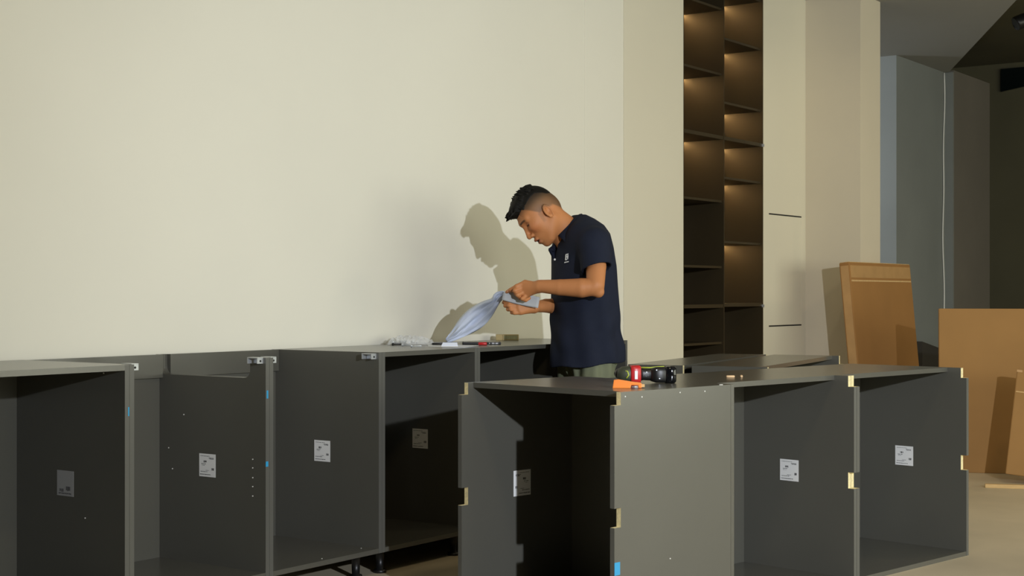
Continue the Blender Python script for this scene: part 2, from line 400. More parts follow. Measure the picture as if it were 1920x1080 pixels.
# ------------------------------------------------------------------ the man: implicit surfaces meshed with surface nets
def MP(px, py, Y):
    return np.array([(px - 960) / 2793 * Y, Y, HC + (552 - py) * Y / 2793])
class Field:
    def __init__(self, lo, hi, h):
        self.h = h; self.lo = np.array(lo, float); n = np.ceil((np.array(hi) - self.lo) / h).astype(int) + 1
        self.n = n; self.F = np.full(n, 0.2, np.float32)
    def sub(self, lo, hi, m):
        a = np.clip(((np.array(lo) - m - self.lo) / self.h).astype(int), 0, self.n - 1)
        b = np.clip(((np.array(hi) + m - self.lo) / self.h).astype(int) + 2, 1, self.n)
        if np.any(b <= a): return None, None
        sl = tuple(slice(a[i], b[i]) for i in range(3))
        ax = [self.lo[i] + self.h * np.arange(a[i], b[i], dtype=np.float32) for i in range(3)]
        return sl, (ax[0][:, None, None], ax[1][None, :, None], ax[2][None, None, :])
    def put(self, sl, d, k, op):
        f = self.F[sl]
        if op == 'sub': d = -d
        h = np.maximum(k - np.abs(f - d), 0) / max(k, 1e-6)
        if op == 'add': self.F[sl] = np.minimum(f, d) - h * h * k * .25
        else: self.F[sl] = np.maximum(f, d) + h * h * k * .25
    def cone(self, a, b, ra, rb, k=.01, op='add'):
        a = np.asarray(a, float); b = np.asarray(b, float); r = max(ra, rb)
        sl, g = self.sub(np.minimum(a, b) - r, np.maximum(a, b) + r, k + 3 * self.h)
        if sl is None: return
        ab = b - a; L = max(float(ab @ ab), 1e-9)
        t = np.clip(((g[0] - a[0]) * ab[0] + (g[1] - a[1]) * ab[1] + (g[2] - a[2]) * ab[2]) / L, 0, 1)
        d = np.sqrt((g[0] - a[0] - t * ab[0]) ** 2 + (g[1] - a[1] - t * ab[1]) ** 2 + (g[2] - a[2] - t * ab[2]) ** 2) - (ra + (rb - ra) * t)
        self.put(sl, d, k, op)
    def chain(self, pts, rs, k=.004):
        for i in range(len(pts) - 1): self.cone(pts[i], pts[i + 1], rs[i], rs[i + 1], k)
    def ell(self, c, rad, ax=None, k=.01, op='add'):
        c = np.asarray(c, float); r = max(rad)
        sl, g = self.sub(c - r, c + r, k + 3 * self.h)
        if sl is None: return
        ax = np.eye(3) if ax is None else ax
        q = []
        for i in range(3):
            q.append((g[0] - c[0]) * ax[i][0] + (g[1] - c[1]) * ax[i][1] + (g[2] - c[2]) * ax[i][2])
        k0 = np.sqrt(sum((q[i] / rad[i]) ** 2 for i in range(3)))
        k1 = np.sqrt(sum((q[i] / rad[i] ** 2) ** 2 for i in range(3))) + 1e-9
        self.put(sl, k0 * (k0 - 1) / k1, k, op)
    def grid(self):
        return [self.lo[i] + self.h * np.arange(self.n[i], dtype=np.float32).reshape([-1 if j == i else 1 for j in range(3)]) for i in range(3)]
    def mesh(self):
        F = self.F; S = F < 0
        c = np.zeros(tuple(self.n - 1), np.int8)
        offs = [(i, j, k) for i in (0, 1) for j in (0, 1) for k in (0, 1)]
        nx, ny, nz = self.n
        for i, j, k in offs: c += S[i:nx-1+i, j:ny-1+j, k:nz-1+k]
        act = np.argwhere((c > 0) & (c < 8))
        idx = np.full(c.shape, -1, np.int64); idx[act[:, 0], act[:, 1], act[:, 2]] = np.arange(len(act))
        acc = np.zeros((len(act), 3)); cnt = np.zeros(len(act))
        for o in offs:
            for ax in range(3):
                if o[ax]: continue
                p = list(o); p[ax] = 1
                A = F[act[:, 0]+o[0], act[:, 1]+o[1], act[:, 2]+o[2]]; B = F[act[:, 0]+p[0], act[:, 1]+p[1], act[:, 2]+p[2]]
                m = (A < 0) != (B < 0)
                t = np.where(m, A / np.where(m, A - B, 1), 0)
                q = np.tile(np.array(o, float), (len(act), 1)); q[:, ax] += t
                acc[m] += q[m]; cnt[m] += 1
        V_ = self.lo + self.h * (act + acc / cnt[:, None])
        quads = []
        for ax in range(3):
            b_, c_ = (ax + 1) % 3, (ax + 2) % 3
            s0 = [slice(None)] * 3; s1 = [slice(None)] * 3; s0[ax] = slice(0, -1); s1[ax] = slice(1, None)
            a0 = S[tuple(s0)]; a1 = S[tuple(s1)]
            e = np.argwhere(a0 != a1)
            ok = (e[:, b_] > 0) & (e[:, c_] > 0) & (e[:, b_] < self.n[b_] - 1) & (e[:, c_] < self.n[c_] - 1); e = e[ok]
            fl_ = a0[e[:, 0], e[:, 1], e[:, 2]]
            def cell(db, dc):
                q = e.copy(); q[:, b_] += db; q[:, c_] += dc; return idx[q[:, 0], q[:, 1], q[:, 2]]
            Q = np.stack([cell(-1, -1), cell(0, -1), cell(0, 0), cell(-1, 0)], 1)
            Q[~fl_] = Q[~fl_][:, ::-1]
            quads.append(Q)
        Q = np.concatenate(quads); return V_, Q[(Q >= 0).all(1)]
def sdf_object(name, fld, m, parent, colors=None, smooth_it=2):
    Vv, Q = fld.mesh()
    # light laplacian smoothing
    for _ in range(smooth_it):
        s = np.zeros_like(Vv); n = np.zeros(len(Vv))
        for a in range(4):
            for d in (1, 3):
                np.add.at(s, Q[:, a], Vv[Q[:, (a + d) % 4]]); np.add.at(n, Q[:, a], 1)
        Vv = Vv * .5 + .5 * s / n[:, None]
    me = bpy.data.meshes.new(name)
    me.vertices.add(len(Vv)); me.vertices.foreach_set('co', Vv.astype(np.float32).ravel())
    me.loops.add(len(Q) * 4); me.loops.foreach_set('vertex_index', Q.astype(np.int32).ravel())
    me.polygons.add(len(Q)); me.polygons.foreach_set('loop_start', np.arange(0, len(Q) * 4, 4, dtype=np.int32))
    me.polygons.foreach_set('loop_total', np.full(len(Q), 4, np.int32))
    me.polygons.foreach_set('use_smooth', np.ones(len(Q), bool))
    me.update(calc_edges=True); me.validate()
    if colors is not None:
        at = me.color_attributes.new('tint', 'FLOAT_COLOR', 'POINT'); at.data.foreach_set('color', colors(Vv).astype(np.float32).ravel())
    me.materials.append(m)
    o = bpy.data.objects.new(name, me); COL.objects.link(o)
    if parent is not None: o.parent = parent
    return o
def attr_mat(name, rough, spec=0.4, bump=0.0, bscale=200, sss=0.0):
    m = mat(name, (200, 200, 200), rough, var=.0, spec=spec, bump=bump, bscale=bscale)
    nt = m.node_tree; b = nt.nodes['Principled BSDF']
    at = nt.nodes.new('ShaderNodeVertexColor'); at.layer_name = 'tint'
    nt.links.new(at.outputs['Color'], b.inputs['Base Color'])
    return m
M['skin'] = attr_mat('skin', 0.56, 0.4, .04, 160)
M['hair'] = mat('black_hair', (20, 18, 14), 0.65, var=0.25, scale=60, bump=.3, bscale=260, spec=.2)
M['navy'] = mat('navy_pique_cotton', (30, 35, 50), 0.85, var=0.06, scale=20, bump=.15, bscale=500, spec=.2)
M['olive'] = mat('olive_work_cloth', (116, 120, 96), 0.9, var=0.08, scale=12, bump=.1, bscale=400, spec=.2)
M['logo'] = mat('white_print', (222, 224, 222), 0.7, var=0.02)
M['shoe'] = mat('black_leather', (24, 23, 22), 0.5, var=.1)

YC = 6.575
base = MP(1100, 552, YC)
man = thing('person', 'stooping man in navy polo shirt reading papers at the worktop', 'person', (base[0], base[1], 0))
def rel(o):
    o.location = -Vector((base[0], base[1], 0)); return o

# head frame
TH = R(47.5); YAW = R(12)
f0 = np.array([-math.sin(R(90) - TH), 0, -math.cos(R(90) - TH)])
up = np.array([-math.sin(TH), 0, math.cos(TH)])
l0 = np.array([0, -1.0, 0])
HF = math.cos(YAW) * f0 + math.sin(YAW) * l0
HL = math.cos(YAW) * l0 - math.sin(YAW) * f0
HO = MP(1022, 403, 6.53)
def H(f, u_, l=0.0): return HO + f * HF + u_ * up + l * HL
HAX = [HF, up, HL]

h = .0026
fld = Field((-.10, 6.22, .80), (.46, 6.80, 1.62), h)
# --- skull and face
fld.ell(H(.006, .047), (.090, .090, .076), HAX, .01)
fld.ell(H(.045, .02), (.062, .085, .064), HAX, .03)
fld.ell(H(.050, -.035), (.048, .066, .054), HAX, .03)
for s in (-1, 1):
    fld.cone(H(.0, -.035, s * .052), H(.065, -.088, s * .024), .018, .016, .03)      # jaw line
    fld.ell(H(.072, .002, s * .042), (.030, .022, .020), HAX, .02)                    # cheekbone
    fld.cone(H(.100, .046, s * .010), H(.082, .046, s * .048), .012, .010, .014)      # brow ridge
fld.ell(H(.086, -.090), (.018, .016, .022), HAX, .02)                                 # chin
fld.ell(H(.082, -.052), (.030, .030, .030), HAX, .02)                                 # muzzle
for s in (-1, 1):
    fld.ell(H(.108, .024, s * .032), (.018, .014, .017), HAX, .012, 'sub')
    fld.ell(H(.083, .022, s * .032), (.0145, .0125, .0145), HAX, .003)
    fld.cone(H(.0965, .026, s * .020), H(.088, .024, s * .045), .0032, .0032, .003)   # upper lid
fld.cone(H(.100, .034), H(.122, -.012), .007, .009, .010)                             # nose
fld.ell(H(.122, -.018), (.011, .010, .012), HAX, .006)
for s in (-1, 1):
    fld.ell(H(.110, -.022, s * .013), (.011, .008, .008), HAX, .004)
    fld.ell(H(.116, -.029, s * .006), (.005, .003, .003), HAX, .002, 'sub')
    pass
fld.cone(H(.110, -.047, -.016), H(.110, -.047, .016), .0065, .0065, .006)
fld.ell(H(.113, -.047), (.008, .007, .016), HAX, .005)
fld.cone(H(.105, -.066, -.014), H(.105, -.066, .014), .0075, .0075, .006)
fld.cone(H(.114, -.0565, -.022), H(.114, -.0565, .022), .0030, .0030, .002, 'sub')
fld.ell(H(.114, -.0565), (.012, .0032, .018), HAX, .002, 'sub')
for s in (-1, 1):                                                                       # ears
    e0 = H(.004, -.003, s * .075)
    a1 = (HF * -.35 + HL * s * .94); a1 /= np.linalg.norm(a1); a2 = up * .96 - HF * .2; a2 -= a1 * (a2 @ a1); a2 /= np.linalg.norm(a2); a3 = np.cross(a1, a2)
    pts = []
    for k in range(11):
        an = -2.2 + k * .46
        pts.append(e0 + a2 * (.030 * math.cos(an - .3) + .002) + a3 * (.0165 * math.sin(an - .3)) * (1 if s > 0 else -1) + a1 * .007)
    fld.ell(e0 + a1 * .001, (.006, .030, .016), [a1, a2, a3], .006)
    fld.chain(pts, [.0042] * 11, .003)
    fld.ell(e0 + a1 * .009 - a2 * .003, (.008, .013, .008), [a1, a2, a3], .003, 'sub')
    fld.chain([e0 + a1 * .006 + a2 * .018 + a3 * .002, e0 + a1 * .008 - a3 * .006 * 0 + a2 * .004 + a3 * .009 * (1 if s > 0 else -1), e0 + a1 * .006 - a2 * .014 + a3 * .006 * (1 if s > 0 else -1)], [.0025, .003, .0025], .003)
# --- neck and trunk under the shirt
fld.cone(H(-.014, -.030), MP(1080, 446, YC), .052, .062, .03)
fld.ell(H(-.030, .012), (.056, .056, .058), HAX, .02)
fld.cone(H(.005, -.05), MP(1062, 452, YC), .040, .046, .03)
fld.cone(MP(1090, 455, YC - .11), MP(1090, 455, YC + .11), .042, .042, .03)
fld.cone(MP(1092, 475, YC), MP(1096, 620, YC), .082, .09, .03)
fld.cone(MP(1064, 448, YC - .01), MP(1066, 495, YC - .02), .036, .040, .03)
# --- left (near) arm
Ysh, Yel, Ywr = 6.40, 6.315, 6.36
fld.cone(MP(1094, 454, YC - .1), MP(1118, 460, Ysh), .040, .045, .02)
fld.chain([MP(1116, 460, Ysh), MP(1117, 500, 6.365), MP(1116, 535, Yel)], [.043, .043, .038], .003)
fld.cone(MP(1121, 547, Yel), MP(1112, 541, Yel), .026, .036, .006)
fld.chain([MP(1114, 538, Yel), MP(1090, 540, Yel + .005), MP(1050, 539, 6.34), MP(1014, 537, Ywr)], [.037, .041, .034, .0265], .003)
fld.cone(MP(1030, 537, 6.35), MP(1012, 536, Ywr), .027, .025, .004)
def hand_left():
    Yk = 6.385
    for (x, y, r) in ((985, 531, .0145), (982, 539, .0145), (984, 547, .0135), (989, 553, .012)):
        fld.cone(MP(1010, 538, Ywr + .004), MP(x, y, Yk), .019, r, .012)
    fld.cone(MP(1000, 541, Ywr + .018), MP(990, 545, Yk + .012), .018, .015, .012)
    fld.chain([MP(985, 530, Yk), MP(969, 537, Yk - .006), MP(958.5, 543, Yk + .012), MP(951, 547.5, Yk + .03)], [.0110, .0095, .0085, .0072], .003)
    fld.chain([MP(981, 539, Yk), MP(966, 545, Yk - .012), MP(968, 551, Yk + .002), MP(977, 551, Yk + .010)], [.0110, .0100, .0088, .0075], .003)
    fld.chain([MP(983, 547, Yk), MP(971, 553, Yk - .014), MP(976, 558.5, Yk + .004), MP(984, 556, Yk + .014)], [.0108, .0096, .0085, .0073], .003)
    fld.chain([MP(988, 553, Yk), MP(979.5, 560, Yk - .014), MP(986, 563, Yk + .003), MP(993, 559, Yk + .012)], [.0098, .0086, .0078, .0068], .003)
    fld.chain([MP(1003, 540, Ywr + .03), MP(985, 545, Yk + .045), MP(969, 549, Yk + .052), MP(958, 550, Yk + .046)], [.0150, .0120, .0100, .0085], .004)
hand_left()
# --- right (far) arm
fld.cone(MP(1088, 455, YC + .1), MP(1080, 460, 6.74), .05, .052, .03)
fld.chain([MP(1080, 460, 6.74), MP(1084, 520, 6.74), MP(1078, 572, 6.72)], [.052, .046, .041], .003)
fld.chain([MP(1078, 575, 6.72), MP(1050, 575, 6.63), MP(1024, 573, 6.54), MP(1004, 575, 6.485)], [.041, .038, .030, .024], .003)
def hand_right():
    Yk = 6.446
    for (x, y, r) in ((974, 570, .0135), (972, 575.5, .0135), (973.5, 581, .0130), (977, 585.5, .0115)):
        fld.cone(MP(1001, 577, 6.478), MP(x, y, Yk), .018, r, .012)
    fld.chain([MP(973, 569, Yk), MP(957, 565.5, Yk - .006), MP(947, 565, Yk + .010), MP(944.5, 567.5, Yk + .026)], [.0105, .0095, .0085, .0072], .003)
    fld.chain([MP(971, 575, Yk), MP(955, 572.5, Yk - .010), MP(948, 573, Yk + .008), MP(953, 574, Yk + .024)], [.0105, .0098, .0086, .0074], .003)
    fld.chain([MP(972, 581, Yk), MP(958.5, 580, Yk - .010), MP(953, 580, Yk + .008), MP(960, 580.5, Yk + .022)], [.0100, .0094, .0082, .0072], .003)
    fld.chain([MP(976, 586, Yk), MP(965, 586.5, Yk - .008), MP(960, 586, Yk + .008), MP(967, 585.5, Yk + .020)], [.0092, .0084, .0075, .0065], .003)
    fld.chain([MP(998, 573, 6.485), MP(988, 565, 6.480), MP(976, 560, 6.478), MP(966, 558, 6.474)], [.0145, .0118, .0100, .0085], .004)
hand_right()
SK = np.array(srgb(190, 126, 78)[:3]); SK2 = np.array(srgb(184, 104, 66)[:3]); BUZ = np.array(srgb(86, 73, 53)[:3]); DK = np.array(srgb(36, 28, 22)[:3]); LIP = np.array(srgb(164, 84, 68)[:3])
def sstep(a, b, x): t = np.clip((x - a) / (b - a), 0, 1); return t * t * (3 - 2 * t)
def skin_col(P):
    q = P - HO; f = q @ HF; u_ = q @ up; l = q @ HL; al = np.abs(l)
    C = np.tile(SK, (len(P), 1))
    def blend(w, c): C[:] = C * (1 - w[:, None]) + c * w[:, None]
    head = (f > -.12) & (np.abs(u_) < .2) & (al < .1)
    blend(.6 * sstep(.045, .0, np.sqrt((f - .085) ** 2 + (u_ + .005) ** 2 + (al - .04) ** 2)) * head, SK2)
    # clipped sides and back
    hl = sstep(-.004, .010, u_ - np.interp(f, [-.10, -.064, -.041, .03, .064, .09], [-.093, -.036, 0, .018, .074, .12]))
    earm = 1 - sstep(.020, .010, np.sqrt((f - .002) ** 2 * 2.2 + (u_ + .004) ** 2) * .55) * (al > .07)
    rise = .72 + .28 * sstep(.03, .11, u_ - .3 * f)
    blend(hl * (f < .088) * head * earm * np.clip(rise, 0, 1) * .95, BUZ)
    blend(sstep(.050, .095, u_ + .25 * np.clip(-f, 0, .1)) * (f < .09) * head * .75, DK)
    blend(sstep(-.03, -.075, f) * sstep(-.05, -.02, u_) * head * .45, DK)
    sb = sstep(.012, .004, np.abs(f - .034 + .15 * (u_ - .01))) * sstep(-.030, -.015, u_) * sstep(.03, .02, u_) * (al > .055); blend(sb * .3, BUZ)
    # brows, eyes, mouth
    br = sstep(.006, .0025, np.abs(u_ - (.0475 - 5 * (al - .028) ** 2))) * sstep(.010, .016, al) * sstep(.056, .046, al) * (f > .07); blend(br * .85, DK)
    ey = sstep(.0042, .0018, np.abs(u_ - (.0205 - 3 * (al - .032) ** 2))) * sstep(.017, .021, al) * sstep(.047, .043, al) * (f > .07); blend(ey * .9, DK)
    lip = sstep(.0145, .009, np.abs(u_ + .0565)) * sstep(.026, .018, al) * (f > .098); blend(lip * .6, LIP)
    mo = sstep(.0035, .0015, np.abs(u_ + .0565)) * sstep(.024, .020, al) * (f > .092); blend(mo * .85, DK)
    st = sstep(.03, .01, np.abs(u_ + .075)) * sstep(.04, .02, al) * (f > .06); blend(st * .22, BUZ)
    return np.concatenate([C, np.ones((len(P), 1))], 1)
body = rel(sdf_object('body', fld, M['skin'], man, skin_col, 2))
# fingernails
def nail(p, d, n, w=.0042, L=.005):
    d = Vector(d).normalized(); n = Vector(n); n = (n - d * n.dot(d)).normalized(); s = d.cross(n)
    mx = Matrix((s, d, n)).transposed().to_4x4(); mx.translation = Vector(p)
    vs = [(w * math.cos(a), L * math.sin(a), .0010 - .0011 * math.cos(a) ** 2) for a in [k * math.pi / 6 for k in range(12)]] + [(0, 0, .0016)]
    o = MB().add([mx @ Vector(q) for q in vs], [(k, (k + 1) % 12, 12) for k in range(12)], 0, True).build('fingernail', M['nail'], None, fix=False); o.parent = body; return o
M['nail'] = mat('fingernail', (206, 140, 110), 0.3, var=.03)
nail(MP(953, 545.6, 6.399), MP(951, 547.5, 6.415) - MP(958, 543, 6.397), (-.3, -.8, .5))

# --- hair: dark cap on top with a jutting fringe and short spikes
hf = Field(HO - .21, HO + .21, .0024)
hf.ell(H(.006, .052), (.0925, .098, .0735), HAX, .002)
g = hf.grid(); q = [g[i] - HO[i] for i in range(3)]
ff = sum(q[i] * HF[i] for i in range(3)); uu = sum(q[i] * up[i] for i in range(3)); ll = sum(q[i] * HL[i] for i in range(3))
cut = np.where(ff < 0, .095 - uu - 1.1 * np.clip(-ff - .02, 0, 1), (.095 - .25 * ff) - uu)
hf.F = np.maximum(hf.F, np.maximum(cut, np.abs(ll) - .070 + .25 * np.clip(.12 - uu, 0, 1)).astype(np.float32))
hf.ell(H(.070, .112), (.050, .026, .050), [HF * .92 - up * .39, up * .92 + HF * .39, HL], .02)
rh = np.random.RandomState(3)
for k in range(330):
    th = rh.uniform(-1.25, 1.05); la = rh.uniform(-.056, .056)
    n = np.array([math.sin(-th) * .095, math.cos(th) * .098]); sc = math.sqrt(max(.05, 1 - (la / .08) ** 2))
    p = H(.0 + n[0] * sc, .052 + n[1] * sc, la)
    if n[0] < -.05: continue
    d = HF * rh.uniform(.25, 1.0) + up * rh.uniform(.25, .8) + HL * rh.uniform(-.35, .35)
    d /= np.linalg.norm(d); L = rh.uniform(.010, .020) * (1.0 if n[0] > -.02 else .75)
    hf.cone(p - d * .006, p + d * L, .0046, .0014, .003)
for k in range(110):                                            # fringe strands
    la = rh.uniform(-.048, .048); p = H(rh.uniform(.085, .112), rh.uniform(.098, .122), la)
    d = HF * .9 - up * rh.uniform(-.15, .45) + HL * rh.uniform(-.2, .2); d /= np.linalg.norm(d)
    hf.cone(p, p + d * rh.uniform(.014, .028), .0045, .0012, .003)
rel(sdf_object('hair', hf, M['hair'], man, None, 1))

# --- polo shirt
TY = R(25)
TF = np.array([-math.cos(TY), -math.sin(TY), 0]); TL = np.array([math.sin(TY), -math.cos(TY), 0])
sh = Field((-.02, 6.22, .72), (.58, 6.96, 1.48), .0038)
g = sh.grid()
tab = [  # row, centre px, depth radius, width radius
    (404, 1086, .020, .05), (412, 1088, .052, .09), (424, 1091, .082, .135), (440, 1091, .104, .172), (465, 1091, .118, .190), (500, 1094, .128, .188), (560, 1096, .138, .182), (620, 1098, .150, .172), (660, 1101, .158, .170), (700, 1103, .170, .172)]
zt = np.array([MP(0, r[0], YC)[2] for r in tab])[::-1]; xt = np.array([MP(r[1], 0, YC)[0] for r in tab])[::-1]
at_ = np.array([r[2] for r in tab])[::-1]; bt = np.array([r[3] for r in tab])[::-1]
z = g[2]; cx = np.interp(z, zt, xt); ra = np.interp(z, zt, at_); rb_ = np.interp(z, zt, bt)
dx = g[0] - cx; dy = g[1] - YC
pf = dx * TF[0] + dy * TF[1]; pl_ = dx * TL[0] + dy * TL[1]
ang = np.arctan2(pl_ / rb_, pf / ra)
low = np.clip((MP(0, 520, YC)[2] - z) / .3, 0, 1)
fold = .0035 * low * (np.sin(ang * 9 + z * 9) + .7 * np.sin(ang * 5 - z * 26 + 1.2)) + .0022 * np.sin(z * 46 + 3 * np.sin(ang * 2)) * np.clip((MP(0, 560, YC)[2] - z) / .1, 0, 1)
rr = np.sqrt((pf / ra) ** 2 + (pl_ / rb_) ** 2)
torso = np.maximum((rr - 1) * np.minimum(ra, rb_) * .95 + fold, z - zt[-1]).astype(np.float32)
sh.F = torso.copy()
sh.cone(MP(1091, 446, YC - .10), MP(1113, 457, Ysh), .056, .064, .05)
sh.cone(MP(1113, 457, Ysh), MP(1119.5, 520, 6.35), .064, .069, .02)
sh.cone(MP(1090, 446, YC + .10), MP(1080, 460, 6.735), .058, .062, .05)
sh.cone(MP(1080, 460, 6.735), MP(1085, 502, 6.74), .062, .060, .02)
# placket ridge
# sleeve openings and hem
def halfspace(fl, p, n, zone):
    d = sum((g[i] - p[i]) * n[i] for i in range(3)); cz = np.sqrt(sum((g[i] - zone[0][i]) ** 2 for i in range(3))) < zone[1]
    fl.F = np.where(cz, np.maximum(fl.F, d), fl.F).astype(np.float32)
ncut = np.array([.24, -.36, -1]); ncut /= np.linalg.norm(ncut)
pc = MP(1119, 503, 6.36)
d = sum((g[i] - pc[i]) * ncut[i] for i in range(3))
axd = np.sqrt((g[0] - pc[0]) ** 2 + (g[1] - pc[1]) ** 2)
sleeve_zone = (axd < .11) & (g[2] < pc[2] + .05) & (g[2] > pc[2] - .12)
sh.F = np.where(sleeve_zone, np.minimum(np.maximum(sh.F, d), np.maximum(torso, -1)), sh.F).astype(np.float32)
pc2 = MP(1084, 500, 6.74); zone2 = (np.sqrt((g[0] - pc2[0]) ** 2 + (g[1] - pc2[1]) ** 2) < .11) & (g[2] < pc2[2] + .05) & (g[2] > pc2[2] - .12)
sh.F = np.where(zone2, np.minimum(np.maximum(sh.F, pc2[2] - g[2]), torso), sh.F).astype(np.float32)
sh.cone(MP(1117.5, 494, 6.368), MP(1120, 535, 6.345), .056, .060, .001, 'sub')
sh.F = np.where((pf > -9) & sleeve_zone, np.minimum(sh.F, torso), sh.F).astype(np.float32)
hem = MP(0, 680, YC)[2] - .014 * (pf / .15) + .004 * np.sin(ang * 5)
sh.F = np.maximum(sh.F, (hem - z).astype(np.float32))
# neck opening
sh.cone(H(-.03, -.02), MP(1070, 440, YC), .050, .052, .012, 'sub')
sh.cone(MP(1046, 440, YC - .01), MP(1040, 470, YC - .03), .030, .010, .008, 'sub')
shirt = rel(sdf_object('polo_shirt', sh, M['navy'], man, None, 2))
# sleeve cuff ridge
cu = MB(); ring = []
for k in range(33):
    an = 2 * math.pi * k / 32; a1 = np.cross(ncut, [1, 0, 0]); a1 /= np.linalg.norm(a1); a2 = np.cross(ncut, a1)
    ring.append(pc - ncut * .012 + (a1 * math.cos(an) + a2 * math.sin(an)) * .0622)
# collar: folded leaf round the neck, open at the front
CB = MP(1088, 407, YC + .005); CFt = MP(1030, 468, YC - .05)
cc_ = (CB + CFt) / 2; ca_ = (CB - CFt) / 2                        # half axis back-front
cn = np.cross(ca_, [0.18, 1, 0]); cn /= np.linalg.norm(cn)
if cn[2] < 0: cn = -cn
cs = np.cross(cn, ca_); cs /= np.linalg.norm(cs)
if cs[1] > 0: cs = -cs                                            # towards the camera
vs = []; fs = []; NCO = 40
for k in range(NCO):
    an = math.pi * (-.86 + (k / (NCO - 1)) * (.86 + .64))
    dirv = ca_ * math.cos(an); w_ = .060 * math.sin(an) * (1 - .30 * (1 - math.cos(an)) / 2)
    p = cc_ + dirv + cs * w_
    out = (dirv / np.linalg.norm(ca_) * .75 + cs * math.sin(an)); out /= np.linalg.norm(out)
    drop = .040 + .010 * ((1 - math.cos(an)) / 2) ** 4
    back = (1 + math.cos(an)) / 2
    for (o_, dn) in ((-.004, -.020), (-.001, .004), (.004, .008), (.011, .003), (.015 + .008 * (1 - back), -drop * .55), (.017 + .014 * (1 - back), -drop), (.013 + .013 * (1 - back), -drop), (.010, -drop * .5), (.003, -.006)):
        vs.append(p + out * o_ + cn * dn)
ns = 9
for k in range(NCO - 1):
    for j in range(ns): fs.append((k*ns+j, k*ns+(j+1) % ns, (k+1)*ns+(j+1) % ns, (k+1)*ns+j))
fs += [tuple(range(ns)), tuple((NCO-1)*ns + j for j in reversed(range(ns)))]
co = MB().add(vs, fs, 0, True).build('collar', M['navy'], None); co.parent = shirt
# chest print: slanted block letter, broken stroke and a small line of lettering
def ray_to_shirt(px, py):
    """front surface of the trunk along the chest normal"""
    t = 6.2
    o_ = np.array([0, 0, HC]); d_ = MP(px, py, 1.0) - o_
    for _ in range(400):
        P_ = o_ + d_ * t
        i = np.round((P_ - sh.lo) / sh.h).astype(int)
        if np.all(i >= 0) and np.all(i < sh.n) and sh.F[tuple(i)] < .003: break
        t += .002
    return o_ + d_ * (t - .002)
C0 = ray_to_shirt(1062, 484); ex = ray_to_shirt(1068, 484) - ray_to_shirt(1056, 484); ex /= np.linalg.norm(ex)
ez = ray_to_shirt(1062, 476) - ray_to_shirt(1062, 494); ez /= np.linalg.norm(ez); en = np.cross(ex, ez); en /= np.linalg.norm(en)
if en[1] > 0: en = -en
mx = Matrix([[ex[i], ez[i], en[i], C0[i] + en[i] * .001] for i in range(3)] + [[0, 0, 0, 1]])
def px2(pts): return [((x - 1062) / 428, (484 - y) / 428) for x, y in pts]
lg = MB()
lg.prism(px2([(1059, 488.5), (1060, 477.8), (1061.5, 476.8), (1064.6, 476.4), (1064, 478.6), (1062.2, 479), (1062, 480.8), (1063.2, 481.0), (1062.8, 482.6), (1061.8, 482.8), (1061.6, 486), (1063.6, 486.2), (1063.2, 488.2)]), -.001, .001, 'xy', mx=mx)
lg.prism(px2([(1066, 476.2), (1067, 475.6), (1066.6, 478), (1067, 481), (1066.2, 486), (1065.4, 487), (1064.4, 484), (1063.6, 482), (1065, 480)]), -.001, .001, 'xy', mx=mx)
x0 = 1057
for wd_ in (1.3, 1.0, 1.2, 1.0, 1.3, 1.0, 1.1):
    lg.prism(px2([(x0, 493.6 - (x0 - 1057) * .16), (x0, 491.6 - (x0 - 1057) * .16), (x0 + wd_, 491.4 - (x0 - 1057) * .16), (x0 + wd_, 493.4 - (x0 - 1057) * .16)]), -.001, .001, 'xy', mx=mx); x0 += wd_ + .5
lo = lg.build('chest_print', M['logo'], None); lo.parent = shirt
bp_ = ray_to_shirt(1040.5, 487); bo = MB().tube([bp_ + np.array([0, .002, 0]), bp_ + np.array([-.001, -.002, 0])], .0045, 14).build('button', M['white_plastic'], None); bo.parent = shirt

# stand clear of the cabinet fronts
MSH = Vector((-.0012, -.045, 0)); man.location += MSH
# --- trousers and shoes
tr = Field((-.02, 6.34, .03), (.52, 6.90, .95), .006)
tr.ell(MP(1100, 660, YC), (.128, .142, .11), [TF, TL, np.array([0, 0, 1.])], .03)
hipz = .80
for s in (-1, 1):
    hp = np.array([base[0], YC, hipz]) + TL * s * .066
    kn = np.array([base[0] + .01, YC, .46]) + TL * s * .10 + TF * .01
    an_ = np.array([base[0] + .03, YC, .07]) + TL * s * .11 - TF * .01
    tr.chain([hp, kn, an_], [.090, .078, .068], .03)
g = tr.grid(); an2 = np.arctan2(g[1] - YC, g[0] - base[0])
tr.F += (.006 * np.sin(an2 * 9 + g[2] * 8) + .004 * np.sin(an2 * 17 - g[2] * 5)).astype(np.float32) * np.clip((g[2] - .0) / .5, 0, 1)
rel(sdf_object('trousers', tr, M['olive'], man, None, 2))
for s in (-1, 1):
    sf = Field((-.16, 6.2, -.01), (.52, 7.0, .16), .006)
    c0_ = np.array([base[0] + .03, YC, .045]) + TL * s * .11
    sf.cone(c0_ - TF * .05, c0_ + TF * .06, .042, .044, .02); sf.cone(c0_ + TF * .06 - np.array([0, 0, .008]), c0_ + TF * .17 - np.array([0, 0, .012]), .044, .034, .02)
    sf.cone(c0_ - TF * .02, c0_ - TF * .02 + np.array([0, 0, .05]), .045, .045, .02)
    gz = sf.grid()[2]; sf.F = np.maximum(sf.F, (.0 - gz)).astype(np.float32)
    rel(sdf_object('shoe', sf, M['shoe'], man, None, 1))

